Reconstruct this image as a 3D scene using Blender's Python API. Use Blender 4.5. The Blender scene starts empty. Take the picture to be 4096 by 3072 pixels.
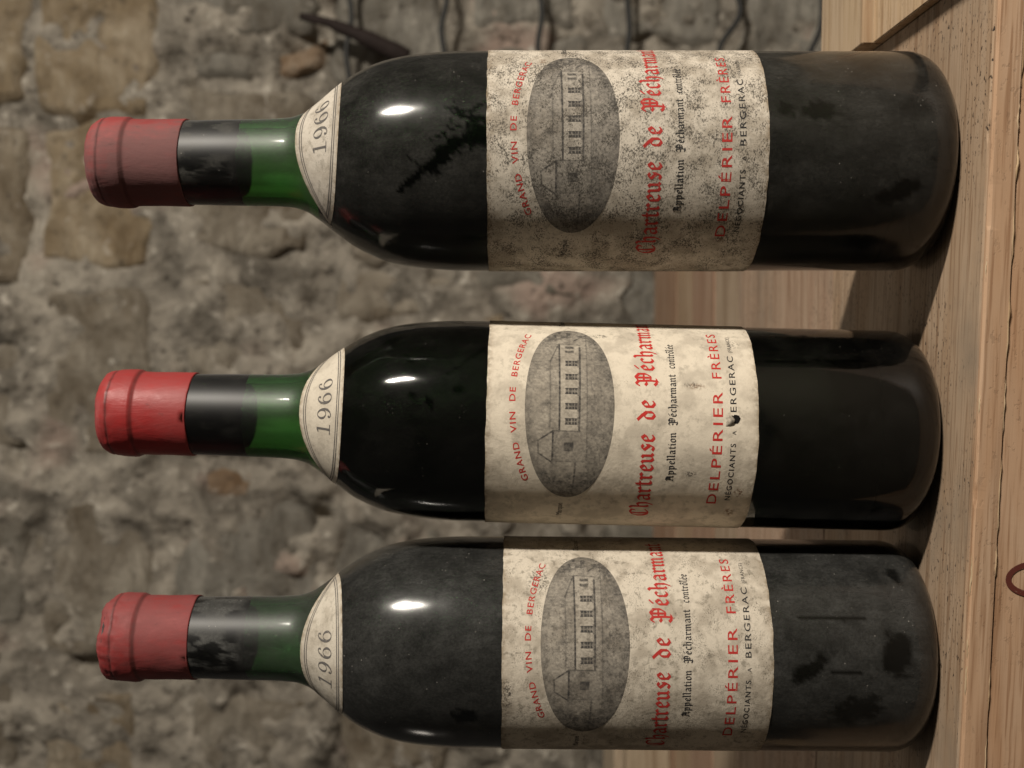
import bpy, bmesh, math, random
import numpy as np
from mathutils import Matrix, Vector
R = math.radians
scene = bpy.context.scene
col = scene.collection

# ---------------------------------------------------------------- camera
DZ = 0.0025
CAM_H = 0.1412 + DZ
cd = bpy.data.cameras.new('camera')
cam = bpy.data.objects.new('camera', cd); col.objects.link(cam)
rho = R(0.3)                                   # slight tilt of the hand-held camera
cr = Vector((math.cos(rho), 0, math.sin(rho))); cu = Vector((-math.sin(rho), 0, math.cos(rho)))
X, Y, Z = -cu, cr, Vector((0, -1, 0))          # the phone was turned on its side
cam.matrix_world = Matrix(((X.x, Y.x, Z.x, 0), (X.y, Y.y, Z.y, 0), (X.z, Y.z, Z.z, CAM_H), (0, 0, 0, 1)))
cd.sensor_width = 36.0; cd.lens = 39.06
cd.clip_start = 0.01; cd.clip_end = 20
cd.dof.use_dof = True; cd.dof.focus_distance = 0.362; cd.dof.aperture_fstop = 13.5
scene.camera = cam

# ---------------------------------------------------------------- world, lamps, exposure
w = bpy.data.worlds.new('World'); scene.world = w; w.use_nodes = True
bg = w.node_tree.nodes['Background']
bg.inputs[0].default_value = (1.0, 0.90, 0.78, 1); bg.inputs[1].default_value = 0.032

def lamp(name, kind, loc, energy, color, size, target=None):
    d = bpy.data.lights.new(name, kind); d.energy = energy; d.color = color
    if kind == 'AREA':
        d.shape = 'DISK'; d.size = size
    else:
        d.shadow_soft_size = size
    o = bpy.data.objects.new(name, d); col.objects.link(o); o.location = loc
    if target is not None:
        o.rotation_euler = (Vector(target) - Vector(loc)).to_track_quat('-Z', 'Y').to_euler()
    return o
key = lamp('cellar_lamp', 'AREA', (1.17, -0.60, 0.78), 38.0, (1.0, 0.92, 0.81), 0.07, (-0.02, 0.42, 0.13))
key.data.shape = 'ELLIPSE'; key.data.size_y = 0.34
lamp('far_lamp', 'POINT', (-1.55, 0.86, 0.42), 0.6, (1.0, 0.90, 0.78), 0.04)
lamp('overhead_fill', 'AREA', (0.0, 0.50, 1.75), 2.8, (1.0, 0.92, 0.81), 0.5, (0.0, 0.55, 0.0))  # unseen soft fill, added overhead to lighten the tabletop

scene.view_settings.view_transform = 'Standard'; scene.view_settings.look = 'None'
scene.view_settings.exposure = 0.0; scene.view_settings.gamma = 1.0
scene.view_settings.use_curve_mapping = False
scene.render.engine = 'CYCLES'
c = scene.cycles
c.use_denoising = True
c.max_bounces = 12; c.transmission_bounces = 10; c.glossy_bounces = 4; c.diffuse_bounces = 3
c.caustics_reflective = False; c.caustics_refractive = False
c.sample_clamp_indirect = 4.0

# ---------------------------------------------------------------- helpers
rng = np.random.default_rng(7)
def hash3(i, j, k, s):
    n = (i * 374761393 + j * 668265263 + k * 2147483647 + s * 974634777) & 0xffffffff
    n = ((n ^ (n >> 13)) * 1274126177) & 0xffffffff
    n = ((n ^ (n >> 16)) * 2246822519) & 0xffffffff
    return ((n ^ (n >> 15)) & 0xffffff) / float(0xffffff)
def vnoise(x, y, z, s=0):
    x = np.asarray(x, float); y = np.asarray(y, float); z = np.asarray(z, float)
    x, y, z = np.broadcast_arrays(x, y, z)
    i = np.floor(x).astype(np.int64); j = np.floor(y).astype(np.int64); k = np.floor(z).astype(np.int64)
    fx, fy, fz = x - i, y - j, z - k
    fx, fy, fz = [t * t * (3 - 2 * t) for t in (fx, fy, fz)]
    r = 0
    for a in (0, 1):
        for b in (0, 1):
            for d in (0, 1):
                wgt = (fx if a else 1 - fx) * (fy if b else 1 - fy) * (fz if d else 1 - fz)
                r = r + wgt * hash3(i + a, j + b, k + d, s)
    return r
def fbm(x, y, z, s=0, o=4):
    r = 0; a = 0.5; t = 0
    for q in range(o):
        r = r + a * vnoise(np.asarray(x) * 2 ** q, np.asarray(y) * 2 ** q, np.asarray(z) * 2 ** q, s + q); t += a; a *= 0.5
    return r / t
def sstep(a, b, x):
    t = np.clip((x - a) / (b - a), 0, 1); return t * t * (3 - 2 * t)

def mesh_obj(name, verts, faces, mat, parent=None, smooth=True):
    m = bpy.data.meshes.new(name)
    m.from_pydata([tuple(map(float, v)) for v in verts], [], [tuple(map(int, f)) for f in faces]); m.update()
    if smooth: m.polygons.foreach_set('use_smooth', [True] * len(m.polygons))
    if mat: m.materials.append(mat)
    o = bpy.data.objects.new(name, m); col.objects.link(o)
    if parent: o.parent = parent
    return o
def attr(o, name, vals):
    a = o.data.attributes.new(name, 'FLOAT', 'POINT'); a.data.foreach_set('value', np.asarray(vals, dtype=np.float32).ravel())
def attr3(o, name, vals):
    a = o.data.attributes.new(name, 'FLOAT_VECTOR', 'POINT'); a.data.foreach_set('vector', np.asarray(vals, dtype=np.float32).ravel())
def grid_faces(nu, nv, wrap=False):
    """nu columns x nv rows, index = row*nu + col"""
    f = []
    for j in range(nv - 1):
        for i in range(nu if wrap else nu - 1):
            i2 = (i + 1) % nu
            f.append((j * nu + i, j * nu + i2, (j + 1) * nu + i2, (j + 1) * nu + i))
    return f
def empty(name, loc, rot=(0, 0, 0)):
    o = bpy.data.objects.new(name, None); col.objects.link(o); o.location = loc; o.rotation_euler = rot
    o.empty_display_size = 0.02
    return o
def tag(o, label, cat, group=None):
    o['label'] = label; o['category'] = cat
    if group: o['group'] = group
    return o
def box(name, a, b, mat, parent=None, color=None, bev=0.0006, jit=0.0):
    bm = bmesh.new(); bmesh.ops.create_cube(bm, size=1)
    for v in bm.verts:
        v.co = Vector([(a[i] + b[i]) / 2 + v.co[i] * (b[i] - a[i]) for i in range(3)])
    if bev: bmesh.ops.bevel(bm, geom=bm.edges[:], offset=bev, segments=2, affect='EDGES')
    m = bpy.data.meshes.new(name); bm.to_mesh(m); bm.free()
    if mat: m.materials.append(mat)
    o = bpy.data.objects.new(name, m); col.objects.link(o)
    if parent: o.parent = parent
    if color: o.color = (*color, 1)
    return o

# ---------------------------------------------------------------- materials
def new_mat(name):
    m = bpy.data.materials.new(name); m.use_nodes = True
    nt = m.node_tree; nt.nodes.clear()
    out = nt.nodes.new('ShaderNodeOutputMaterial')
    return m, nt, out
class N:
    def __init__(s, nt): s.nt = nt
    def node(s, t, **kw):
        n = s.nt.nodes.new(t)
        for k, v in kw.items(): setattr(n, k, v)
        return n
    def link(s, a, b): s.nt.links.new(a, b)
    def put(s, sock, v):
        if isinstance(v, bpy.types.NodeSocket): s.link(v, sock)
        elif isinstance(v, (tuple, list)) and len(v) == 3 and sock.type == 'RGBA': sock.default_value = (*v, 1)
        else: sock.default_value = v
    def noise(s, vec, scale, detail=3, rough=0.55, dist=0.0):
        n = s.node('ShaderNodeTexNoise'); s.put(n.inputs['Vector'], vec)
        n.inputs['Scale'].default_value = scale; n.inputs['Detail'].default_value = detail
        n.inputs['Roughness'].default_value = rough; n.inputs['Distortion'].default_value = dist
        return n.outputs['Fac']
    def voro(s, vec, scale, feature='F1', rnd=1.0):
        n = s.node('ShaderNodeTexVoronoi', feature=feature); s.put(n.inputs['Vector'], vec)
        n.inputs['Scale'].default_value = scale; n.inputs['Randomness'].default_value = rnd
        return n.outputs['Distance']
    def map(s, v, a, b, c=0.0, d=1.0, smooth=True):
        n = s.node('ShaderNodeMapRange'); n.interpolation_type = 'SMOOTHSTEP' if smooth else 'LINEAR'
        s.put(n.inputs[0], v); s.put(n.inputs[1], a); s.put(n.inputs[2], b); s.put(n.inputs[3], c); s.put(n.inputs[4], d)
        return n.outputs[0]
    def math(s, op, a, b=0.0):
        n = s.node('ShaderNodeMath', operation=op); s.put(n.inputs[0], a); s.put(n.inputs[1], b); return n.outputs[0]
    def mix(s, f, a, b, blend='MIX'):
        n = s.node('ShaderNodeMix', data_type='RGBA', blend_type=blend)
        s.put(n.inputs[0], f); s.put(n.inputs[6], a); s.put(n.inputs[7], b); return n.outputs[2]
    def scale(s, vec, v, loc=(0, 0, 0)):
        n = s.node('ShaderNodeMapping'); s.put(n.inputs[0], vec); n.inputs[3].default_value = v; n.inputs[1].default_value = loc
        return n.outputs[0]
    def attr(s, name):
        n = s.node('ShaderNodeAttribute'); n.attribute_name = name; return n
    def obj(s):
        return s.node('ShaderNodeTexCoord').outputs['Object']
    def objcolor(s):
        return s.node('ShaderNodeObjectInfo').outputs['Color']
    def objrandom(s):
        return s.node('ShaderNodeObjectInfo').outputs['Random']
    def bump(s, h, strength, dist):
        n = s.node('ShaderNodeBump'); s.put(n.inputs['Height'], h); n.inputs['Strength'].default_value = strength
        n.inputs['Distance'].default_value = dist; return n.outputs[0]
    def bsdf(s, color, rough=0.5, spec=0.5, normal=None, **kw):
        n = s.node('ShaderNodeBsdfPrincipled'); s.put(n.inputs['Base Color'], color); s.put(n.inputs['Roughness'], rough)
        n.inputs['Specular IOR Level'].default_value = spec
        if normal is not None: s.link(normal, n.inputs['Normal'])
        for k, v in kw.items(): s.put(n.inputs[k.replace('_', ' ')], v)
        return n.outputs[0]

def wood_mat(name, dirt=0.5, grain_axis=0):
    m, nt, out = new_mat(name); n = N(nt)
    P = n.obj()
    rnd = n.math('MULTIPLY', n.objrandom(), 37.0)
    comb = n.node('ShaderNodeCombineXYZ'); n.put(comb.inputs[1], rnd); n.put(comb.inputs[2], rnd)
    add = n.node('ShaderNodeVectorMath', operation='ADD'); n.link(P, add.inputs[0]); n.link(comb.outputs[0], add.inputs[1])
    V = add.outputs[0]
    sc = [9, 9, 9]; sc[grain_axis] = 0.9
    g1 = n.noise(n.scale(V, (sc[0] * 9, sc[1] * 9, sc[2] * 9)), 1.0, 3, 0.6, 0.6)
    sc2 = [1.0, 1.0, 1.0]; sc2[grain_axis] = 0.035
    g2 = n.noise(n.scale(V, sc2), 900.0, 2, 0.6)
    g3 = n.noise(n.scale(V, sc2), 190.0, 3, 0.5, 0.3)
    base = n.objcolor()
    dark = n.mix(1.0, base, (0.50, 0.40, 0.31), 'MULTIPLY')
    light = n.mix(0.35, base, (0.58, 0.46, 0.345))
    c1 = n.mix(n.map(g1, 0.35, 0.7), light, base)
    c2 = n.mix(n.math('MULTIPLY', n.map(g2, 0.48, 0.70), 0.62), c1, dark)
    c2 = n.mix(n.math('MULTIPLY', n.map(g3, 0.54, 0.66), 0.55), c2, dark)
    # dents, specks, grey grime
    sp = n.noise(n.scale(V, (1.0, 1.0, 1.0) if grain_axis is None else tuple(0.55 if i == grain_axis else 1.0 for i in range(3))), 760.0, 3, 0.6)
    patch = n.noise(V, 26.0, 3, 0.6)
    spm = n.math('MULTIPLY', n.map(sp, 0.585, 0.66), n.map(patch, 0.38, 0.56))
    c3 = n.mix(n.math('MULTIPLY', spm, dirt), c2, (0.035, 0.025, 0.018))
    dark_mask = n.math('MULTIPLY', n.map(n.noise(V, 14.0, 4, 0.65), 0.45, 0.75), dirt * 0.65)
    c4 = n.mix(dark_mask, c3, (0.21, 0.175, 0.135))
    wh = n.math('MULTIPLY', n.map(n.noise(V, 300.0, 1, 0.5), 0.76, 0.80), n.map(n.noise(V, 11.0, 1, 0.5), 0.6, 0.7))
    c4 = n.mix(wh, c4, (0.7, 0.66, 0.58))
    h = n.math('ADD', n.math('MULTIPLY', g2, 0.6), n.math('MULTIPLY', n.math('SUBTRACT', 0.0, spm), 0.35))
    nrm = n.bump(h, 0.35, 0.0004)
    n.link(n.bsdf(c4, n.map(g1, 0.2, 0.8, 0.5, 0.72), 0.32, nrm), out.inputs[0])
    return m

def stone_mat():
    m, nt, out = new_mat('rubble_stone'); n = N(nt)
    P = n.obj(); base = n.objcolor()
    a = n.noise(P, 11.0, 7, 0.70, 0.5); b = n.noise(P, 70.0, 4, 0.65); d = n.noise(n.scale(P, (0.45, 1, 1.6)), 46.0, 6, 0.7, 1.0)
    dk = n.mix(1.0, base, (0.45, 0.41, 0.37), 'MULTIPLY')
    lt = n.mix(0.35, base, (0.46, 0.42, 0.35))
    c1 = n.mix(n.map(a, 0.35, 0.68), dk, lt)
    c1 = n.mix(n.math('MULTIPLY', n.map(d, 0.44, 0.58), 0.65), c1, n.mix(1.0, base, (0.72, 0.70, 0.68), 'MULTIPLY'))
    c2 = n.mix(n.math('MULTIPLY', n.map(b, 0.60, 0.74), 0.55), c1, (0.50, 0.46, 0.40))
    c3 = n.mix(n.math('MULTIPLY', n.map(b, 0.42, 0.30), 0.7), c2, (0.055, 0.046, 0.036))
    h = n.math('ADD', n.math('MULTIPLY', a, 1.0), n.math('MULTIPLY', b, 0.35))
    h = n.math('ADD', h, n.math('MULTIPLY', d, 0.5))
    n.link(n.bsdf(c3, 0.92, 0.15, n.bump(h, 0.9, 0.010)), out.inputs[0])
    return m
def mortar_mat():
    m, nt, out = new_mat('lime_mortar'); n = N(nt)
    P = n.obj()
    a = n.noise(P, 13.0, 6, 0.7, 0.3); b = n.noise(P, 60.0, 5, 0.65); p = n.noise(P, 6.0, 3, 0.5)
    c1 = n.mix(n.map(a, 0.34, 0.66), (0.12, 0.107, 0.088), (0.36, 0.325, 0.27))
    c1 = n.mix(n.math('MULTIPLY', n.map(p, 0.56, 0.66), 0.6), c1, (0.36, 0.255, 0.21))
    c2 = n.mix(n.map(b, 0.56, 0.72), c1, (0.52, 0.48, 0.41))
    c3 = n.mix(n.math('MULTIPLY', n.map(b, 0.43, 0.32), 0.8), c2, (0.05, 0.042, 0.034))
    h = n.math('ADD', a, n.math('MULTIPLY', b, 0.45))
    n.link(n.bsdf(c3, 0.95, 0.1, n.bump(h, 1.0, 0.014)), out.inputs[0])
    return m

def glass_mat(name, tint, film, seed, rough):
    """bottle glass with a film of cellar dust; 'dust' on the mesh says how thick the film is"""
    m, nt, out = new_mat(name); n = N(nt)
    P = n.scale(n.obj(), (1, 1, 1), (seed * 0.37, seed * 0.11, 0))
    sep = n.node('ShaderNodeSeparateXYZ'); n.link(n.obj(), sep.inputs[0])
    rip = n.bump(n.noise(P, 55.0, 2, 0.5), 0.10, 0.002)
    glass = n.bsdf((1.0, 1.0, 1.0), rough, 0.5, rip, IOR=1.52, Transmission_Weight=1.0)
    # the handled neck: greasy film that blurs reflections but not the view through the glass
    fr = n.node('ShaderNodeFresnel'); fr.inputs[0].default_value = 1.52
    rf = n.node('ShaderNodeBsdfRefraction'); rf.inputs['IOR'].default_value = 1.52; rf.inputs['Roughness'].default_value = 0.12
    gs = n.node('ShaderNodeBsdfGlossy'); gs.inputs['Roughness'].default_value = 0.46
    nk = n.node('ShaderNodeMixShader'); n.link(fr.outputs[0], nk.inputs[0]); n.link(rf.outputs[0], nk.inputs[1]); n.link(gs.outputs[0], nk.inputs[2])
    gm = n.node('ShaderNodeMixShader'); n.link(n.map(sep.outputs[2], 0.205, 0.226), gm.inputs[0]); n.link(glass, gm.inputs[1]); n.link(nk.outputs[0], gm.inputs[2])
    glass = gm.outputs[0]
    va = n.node('ShaderNodeVolumeAbsorption'); n.put(va.inputs[0], tint); va.inputs[1].default_value = 470.0
    n.link(va.outputs[0], out.inputs[1])
    d = n.attr('dust').outputs['Fac']
    fine = n.noise(P, 1100.0, 3, 0.65); med = n.noise(P, 150.0, 4, 0.65)
    dens = n.math('MULTIPLY', d, n.map(med, 0.3, 0.7, 0.78, 1.2))
    dens = n.math('MULTIPLY', dens, n.map(n.noise(n.scale(P, (1, 1, 0.35)), 420.0, 4, 0.7, 0.5), 0.35, 0.65, 0.86, 1.14))
    dens = n.math('MULTIPLY', dens, n.map(fine, 0.3, 0.7, 0.75, 1.2))
    speck = n.math('MULTIPLY', n.map(n.voro(P, 620.0), 0.17, 0.08), n.map(n.noise(P, 160.0, 2, 0.6), 0.56, 0.66))
    speck = n.math('MULTIPLY', speck, n.map(d, 0.0, 0.25, 0.22, 0.60))
    fac = n.math('MAXIMUM', dens, speck)
    n.nt.nodes[-1].use_clamp = True
    dust = n.bsdf(n.mix(n.map(speck, 0.05, 0.3), film, (0.34, 0.32, 0.29)), 0.42, 0.18)
    mx = n.node('ShaderNodeMixShader'); n.link(fac, mx.inputs[0]); n.link(glass, mx.inputs[1]); n.link(dust, mx.inputs[2])
    n.link(mx.outputs[0], out.inputs[0])
    return m

def plain_mat(name, color, rough=0.6, spec=0.4, bump=None):
    m, nt, out = new_mat(name); n = N(nt)
    P = n.obj()
    a = n.noise(P, 120.0, 4, 0.6)
    cc = n.mix(n.map(a, 0.3, 0.7), tuple(v * 0.75 for v in color), color)
    nrm = n.bump(n.noise(P, bump[0], 3, 0.6), bump[1], bump[2]) if bump else None
    n.link(n.bsdf(cc, rough, spec, nrm), out.inputs[0])
    return m

def paper_mat(name, paper, speck_lo, speck_hi, speck_amt, mold_amt, grime_amt, seed, blotch=0.0):
    """printed paper; 'st' is the position on the sheet in mm, 'tone' the printed black, 'stain' local brown stains"""
    m, nt, out = new_mat(name); n = N(nt)
    st = n.scale(n.attr('st').outputs['Vector'], (1, 1, 1), (seed * 13.1, seed * 7.7, seed))
    fib = n.noise(st, 4.0, 3, 0.7); big = n.noise(st, 0.09, 4, 0.6); mid = n.noise(st, 0.45, 4, 0.6)
    c1 = n.mix(n.map(fib, 0.3, 0.7), tuple(v * 0.90 for v in paper), paper)
    c1 = n.mix(n.math('MULTIPLY', n.map(big, 0.44, 0.62), grime_amt), c1, (0.33, 0.285, 0.225))
    mold = n.math('MULTIPLY', n.math('MULTIPLY', n.map(mid, 0.50, 0.68), n.map(n.noise(st, 0.12, 2, 0.5), 0.36, 0.56, 0.25, 1.0)), mold_amt)
    c1 = n.mix(mold, c1, (0.17, 0.15, 0.115))
    tone = n.attr('tone').outputs['Fac']
    grain = n.noise(st, 6.0, 2, 0.7)
    tt = n.math('MULTIPLY', tone, n.map(grain, 0.25, 0.75, 0.80, 1.18))
    c1 = n.mix(tt, c1, (0.028, 0.027, 0.028))
    # black mould specks: small, clustered
    sp = n.noise(n.scale(st, (0.9, 1.2, 1)), 1.9, 4, 0.78); cl = n.noise(st, 0.16, 2, 0.5)
    thr = n.map(cl, 0.3, 0.7, speck_hi, speck_lo)
    spm = n.map(sp, thr, n.math('ADD', thr, 0.085))
    c1 = n.mix(n.math('MULTIPLY', spm, speck_amt), c1, (0.045, 0.040, 0.033))
    ed = n.math('MULTIPLY', n.attr('edge').outputs['Fac'], n.map(n.noise(st, 0.5, 3, 0.6), 0.3, 0.65))
    c1 = n.mix(n.math('MULTIPLY', ed, 0.75), c1, (0.20, 0.145, 0.085))
    stain = n.attr('stain').outputs['Fac']
    sn = n.noise(st, 0.9, 3, 0.6)
    stm = n.math('MULTIPLY', stain, n.map(sn, 0.40, 0.60))
    c1 = n.mix(n.math('MULTIPLY', stm, 0.8), c1, (0.16, 0.075, 0.028))
    scuff = n.attr('scuff').outputs['Fac']
    scm = n.math('MULTIPLY', scuff, n.map(n.noise(st, 1.6, 3, 0.7), 0.47, 0.60))
    c1 = n.mix(scm, c1, (0.03, 0.026, 0.022))
    h = n.math('ADD', n.math('MULTIPLY', fib, 0.5), n.math('MULTIPLY', n.noise(st, 0.7, 4, 0.65), 1.0))
    n.link(n.bsdf(c1, 0.82, 0.2, n.bump(h, 0.35, 0.0005)), out.inputs[0])
    return m

def ink_mat(name, color, wear):
    m, nt, out = new_mat(name); n = N(nt)
    P = n.obj()
    a = n.noise(P, 700.0, 3, 0.65); b = n.noise(P, 1500.0, 2, 0.6)
    cc = n.mix(n.math('MULTIPLY', n.map(a, 0.60, 0.72), wear), color, (0.48, 0.40, 0.30))
    cc = n.mix(n.math('MULTIPLY', n.map(b, 0.64, 0.72), wear), cc, (0.05, 0.035, 0.03))
    n.link(n.bsdf(cc, 0.75, 0.2), out.inputs[0])
    return m

def capsule_mat(name, color, dust, amount, rough, seed):
    m, nt, out = new_mat(name); n = N(nt)
    P = n.scale(n.obj(), (1, 1, 1), (seed, seed * 2.0, 0))
    a = n.noise(P, 55.0, 5, 0.65); b = n.noise(n.scale(P, (1, 1, 0.5)), 420.0, 3, 0.6); v = n.noise(P, 18.0, 2, 0.5)
    cc = n.mix(n.map(a, 0.32, 0.7), tuple(x * 0.82 for x in color), color)
    f = n.math('MULTIPLY', n.map(n.math('ADD', n.math('MULTIPLY', v, 0.7), n.math('MULTIPLY', b, 0.3)), 0.34, 0.62), amount)
    cc = n.mix(f, cc, dust)
    cc = n.mix(n.math('MULTIPLY', n.map(b, 0.66, 0.76), 0.35), cc, (0.06, 0.02, 0.018))
    g = n.attr('dark_mask').outputs['Fac']
    cc = n.mix(n.math('MULTIPLY', g, 0.75), cc, (0.05, 0.016, 0.014))
    wr = n.noise(n.scale(P, (1, 1, 0.25)), 160.0, 4, 0.65, 1.5)
    nrm = n.bump(n.math('ADD', a, n.math('ADD', n.math('MULTIPLY', b, 0.15), n.math('MULTIPLY', wr, 0.5))), 0.40, 0.0007)
    n.link(n.bsdf(cc, n.math('ADD', rough, n.math('MULTIPLY', f, 0.3)), 0.45, nrm), out.inputs[0])
    return m

M_top = wood_mat('weathered_pine', 1.0)
M_pine = wood_mat('pale_pine', 0.18)
M_stone = stone_mat(); M_mortar = mortar_mat()
M_wine = plain_mat('dark_wine', (0.0035, 0.0016, 0.0016), 0.4, 0.1)
M_cork = plain_mat('old_cork', (0.055, 0.032, 0.018), 0.85, 0.1)
M_iron = plain_mat('rusty_iron', (0.022, 0.014, 0.012), 0.8, 0.3, (160.0, 0.6, 0.002))
M_wire = plain_mat('dull_steel_wire', (0.014, 0.0145, 0.0135), 0.6, 0.5)
M_stamp = ink_mat('brand_stamp', (0.11, 0.028, 0.02), 0.4)
M_floor = plain_mat('cellar_floor', (0.16, 0.14, 0.11), 0.9, 0.1, (30.0, 0.8, 0.01))
M_yink = ink_mat('grey_year_ink', (0.12, 0.112, 0.105), 0.5)
M_tear = plain_mat('torn_paper_dark', (0.012, 0.011, 0.010), 0.8, 0.1)

# ---------------------------------------------------------------- cellar wall
WALL_Y = 1.235
K = WALL_Y / 2400.0
def wx(u): return (u - 830) * K
def wz(v): return CAM_H + (1110 - v) * K
wall = empty('stone_wall', (0, WALL_Y, -0.30))
tag(wall, 'rough rubble stone cellar wall with crumbling lime mortar behind the bottles', 'wall')
WZ0 = -0.30
nx, nz = 330, 260
gx, gz = np.meshgrid(np.linspace(-0.78, 0.78, nx), np.linspace(-0.30, 0.93, nz))
hgt = 0.032 * (fbm(gx * 9, gz * 9, 0, 3, 5) - 0.5) + 0.030 * (fbm(gx * 34, gz * 34, 1, 9, 4) - 0.5) * 2 * fbm(gx * 5, gz * 5, 4, 5, 2)
hgt -= 0.020 * sstep(0.66, 0.78, fbm(gx * 13, gz * 13, 7, 21, 3))            # holes in the mortar
hgt += 0.001
V = np.stack([gx, -hgt, gz - WZ0], -1).reshape(-1, 3)
mesh_obj('mortar', V, grid_faces(nx, nz), M_mortar, wall)
PAL = [tuple(x * 1.38 for x in q) for q in [(0.20, 0.178, 0.142), (0.215, 0.19, 0.15), (0.18, 0.165, 0.137), (0.19, 0.178, 0.15), (0.225, 0.188, 0.135), (0.165, 0.155, 0.132)]]
OCHRE = (0.33, 0.265, 0.175); BROWN = (0.32, 0.225, 0.145); GREY = (0.245, 0.236, 0.208)
def stone(v0, v1, y0, y1, color, proud, seed):
    x0, x1 = wx(1659 - y1), wx(1659 - y0); z0, z1 = wz(v1), wz(v0)
    nu, nv = max(8, int((x1 - x0) / 0.006)), max(6, int((z1 - z0) / 0.006))
    a, b = np.meshgrid(np.linspace(-1, 1, nu), np.linspace(-1, 1, nv))
    # ragged, rounded outline
    rr = np.maximum(np.abs(a), np.abs(b)); cor = (a * a * b * b)
    k = 1 - 0.10 * cor
    px = (x0 + x1) / 2 + a * k * (x1 - x0) / 2; pz = (z0 + z1) / 2 + b * k * (z1 - z0) / 2
    jx = 0.055 * (fbm(px * 14, pz * 14, seed, 40, 3) - 0.5); jz = 0.055 * (fbm(px * 14, pz * 14, seed, 60, 3) - 0.5)
    px = px + jx * rr; pz = pz + jz * rr
    edge = np.minimum((1 - np.abs(a)) * (x1 - x0) / 2, (1 - np.abs(b)) * (z1 - z0) / 2)
    h = -0.022 + (0.022 + proud) * sstep(0, 0.013, edge)
    h += 0.020 * (fbm(px * 15, pz * 24, seed, 80, 5) - 0.5) * sstep(0, 0.02, edge)
    h -= 0.007 * sstep(0.60, 0.72, fbm(px * 30, pz * 22, seed, 90, 3)) * sstep(0.005, 0.02, edge)
    V = np.stack([px, -h, pz - WZ0], -1).reshape(-1, 3)
    o = mesh_obj('stone', V, grid_faces(nu, nv), M_stone, wall); o.color = (*color, 1)
rs = random.Random(5)
def rcol():
    p = rs.choice(PAL); k = rs.uniform(0.85, 1.12); return tuple(x * k for x in p)
courses = [
    (-170, 62, [(-60, 240, OCHRE), (262, 620, None), (645, 985, None), (1010, 1360, None), (1385, 1720, None)]),
    (88, 338, [(-60, 250, OCHRE), (262, 600, OCHRE), (625, 1000, None), (1030, 1440, None), (1470, 1720, None)]),
    (395, 690, [(-60, 84, GREY), (190, 560, None), (590, 985, None)]),
    (395, 555, [(104, 170, GREY), (1008, 1090, BROWN)]), (580, 690, [(104, 172, BROWN)]),
    (392, 700, [(1105, 1470, GREY), (1500, 1720, None)]),
    (728, 985, [(-60, 190, GREY), (215, 560, None), (590, 700, None), (730, 1075, None), (1105, 1420, GREY), (1450, 1720, None)]),
    (1015, 1275, [(-60, 60, GREY), (85, 420, GREY), (450, 655, None), (680, 1030, None), (1060, 1330, None), (1360, 1720, None)]),
    (1305, 1560, [(-60, 110, GREY), (135, 480, GREY), (510, 860, GREY), (890, 1200, None), (1230, 1560, None), (1585, 1720, None)]),
    (1590, 1900, [(-60, 240, GREY), (265, 640, None), (670, 1060, None), (1090, 1400, None), (1430, 1720, None)]),
]
sd = 0
for v0, v1, items in courses:
    for y0, y1, cc in items:
        sd += 1
        k = rs.uniform(0.9, 1.08)
        cc2 = rcol() if cc is None else tuple(x * k for x in cc)
        stone(v0 - 9 + rs.uniform(-9, 9), v1 + 9 + rs.uniform(-9, 9), y0 - 9, y1 + 9, cc2, rs.uniform(0.0, 0.007), sd * 3.7)

fl = box('floor', (-1.2, -0.9, -0.262), (1.4, 1.45, -0.232), M_floor, None, None, 0); fl['kind'] = 'structure'

# ---------------------------------------------------------------- wire rack and iron spike on the wall
def tube(name, pts, rad, mat, parent=None, seg=8):
    pts = [Vector(p) for p in pts]; verts = []; faces = []
    rads = rad if isinstance(rad, (list, tuple)) else [rad] * len(pts)
    for i, p in enumerate(pts):
        t = (pts[min(i + 1, len(pts) - 1)] - pts[max(i - 1, 0)]).normalized()
        a = t.cross(Vector((0.31, 0.2, 0.93))).normalized(); b = t.cross(a)
        for k in range(seg):
            an = 2 * math.pi * k / seg
            verts.append(p + (a * math.cos(an) + b * math.sin(an)) * rads[i])
    for i in range(len(pts) - 1):
        for k in range(seg):
            faces.append((i * seg + k, i * seg + (k + 1) % seg, (i + 1) * seg + (k + 1) % seg, (i + 1) * seg + k))
    faces.append(tuple(range(seg))[::-1]); faces.append(tuple((len(pts) - 1) * seg + k for k in range(seg)))
    return mesh_obj(name, verts, faces, mat, parent)
RY = WALL_Y - 0.036
kr = RY / 2400.0
rx = lambda u: (u - 830) * kr
rz = lambda v: CAM_H + (1110 - v) * kr
FLOOR_Z = -0.232
rack = empty('wire_rack', (rx(1660), RY, FLOOR_Z))
tag(rack, 'grey steel wire rack with wavy horizontal rods standing against the stone wall', 'rack')
def rk(u, v, dy=0.0): return (rx(u) - rack.location.x, dy, rz(v) - FLOOR_Z)
for v, sl, wob in ((752, 14, 4), (957, 10, 5), (1166, 4, 4), (1356, 6, 3), (1562, 34, 9), (1752, 30, 6)):
    pts = [rk(u, v + sl * (u - 1551) / 108 * -0.0 + sl * sstep(1540, 1665, u) * (1 if sl > 20 else 0.35) + wob * math.sin(u * 0.045 + v)) for u in range(1310, 1861, 18)]
    tube('rod', pts, 0.0032, M_wire, rack)
for u in (1335, 1800):
    tube('post', [(rx(u) - rack.location.x, 0.004, 0.0), (rx(u) - rack.location.x, 0.004, rz(700) - FLOOR_Z)], 0.0035, M_wire, rack)
pts = []; rads = []
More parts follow.
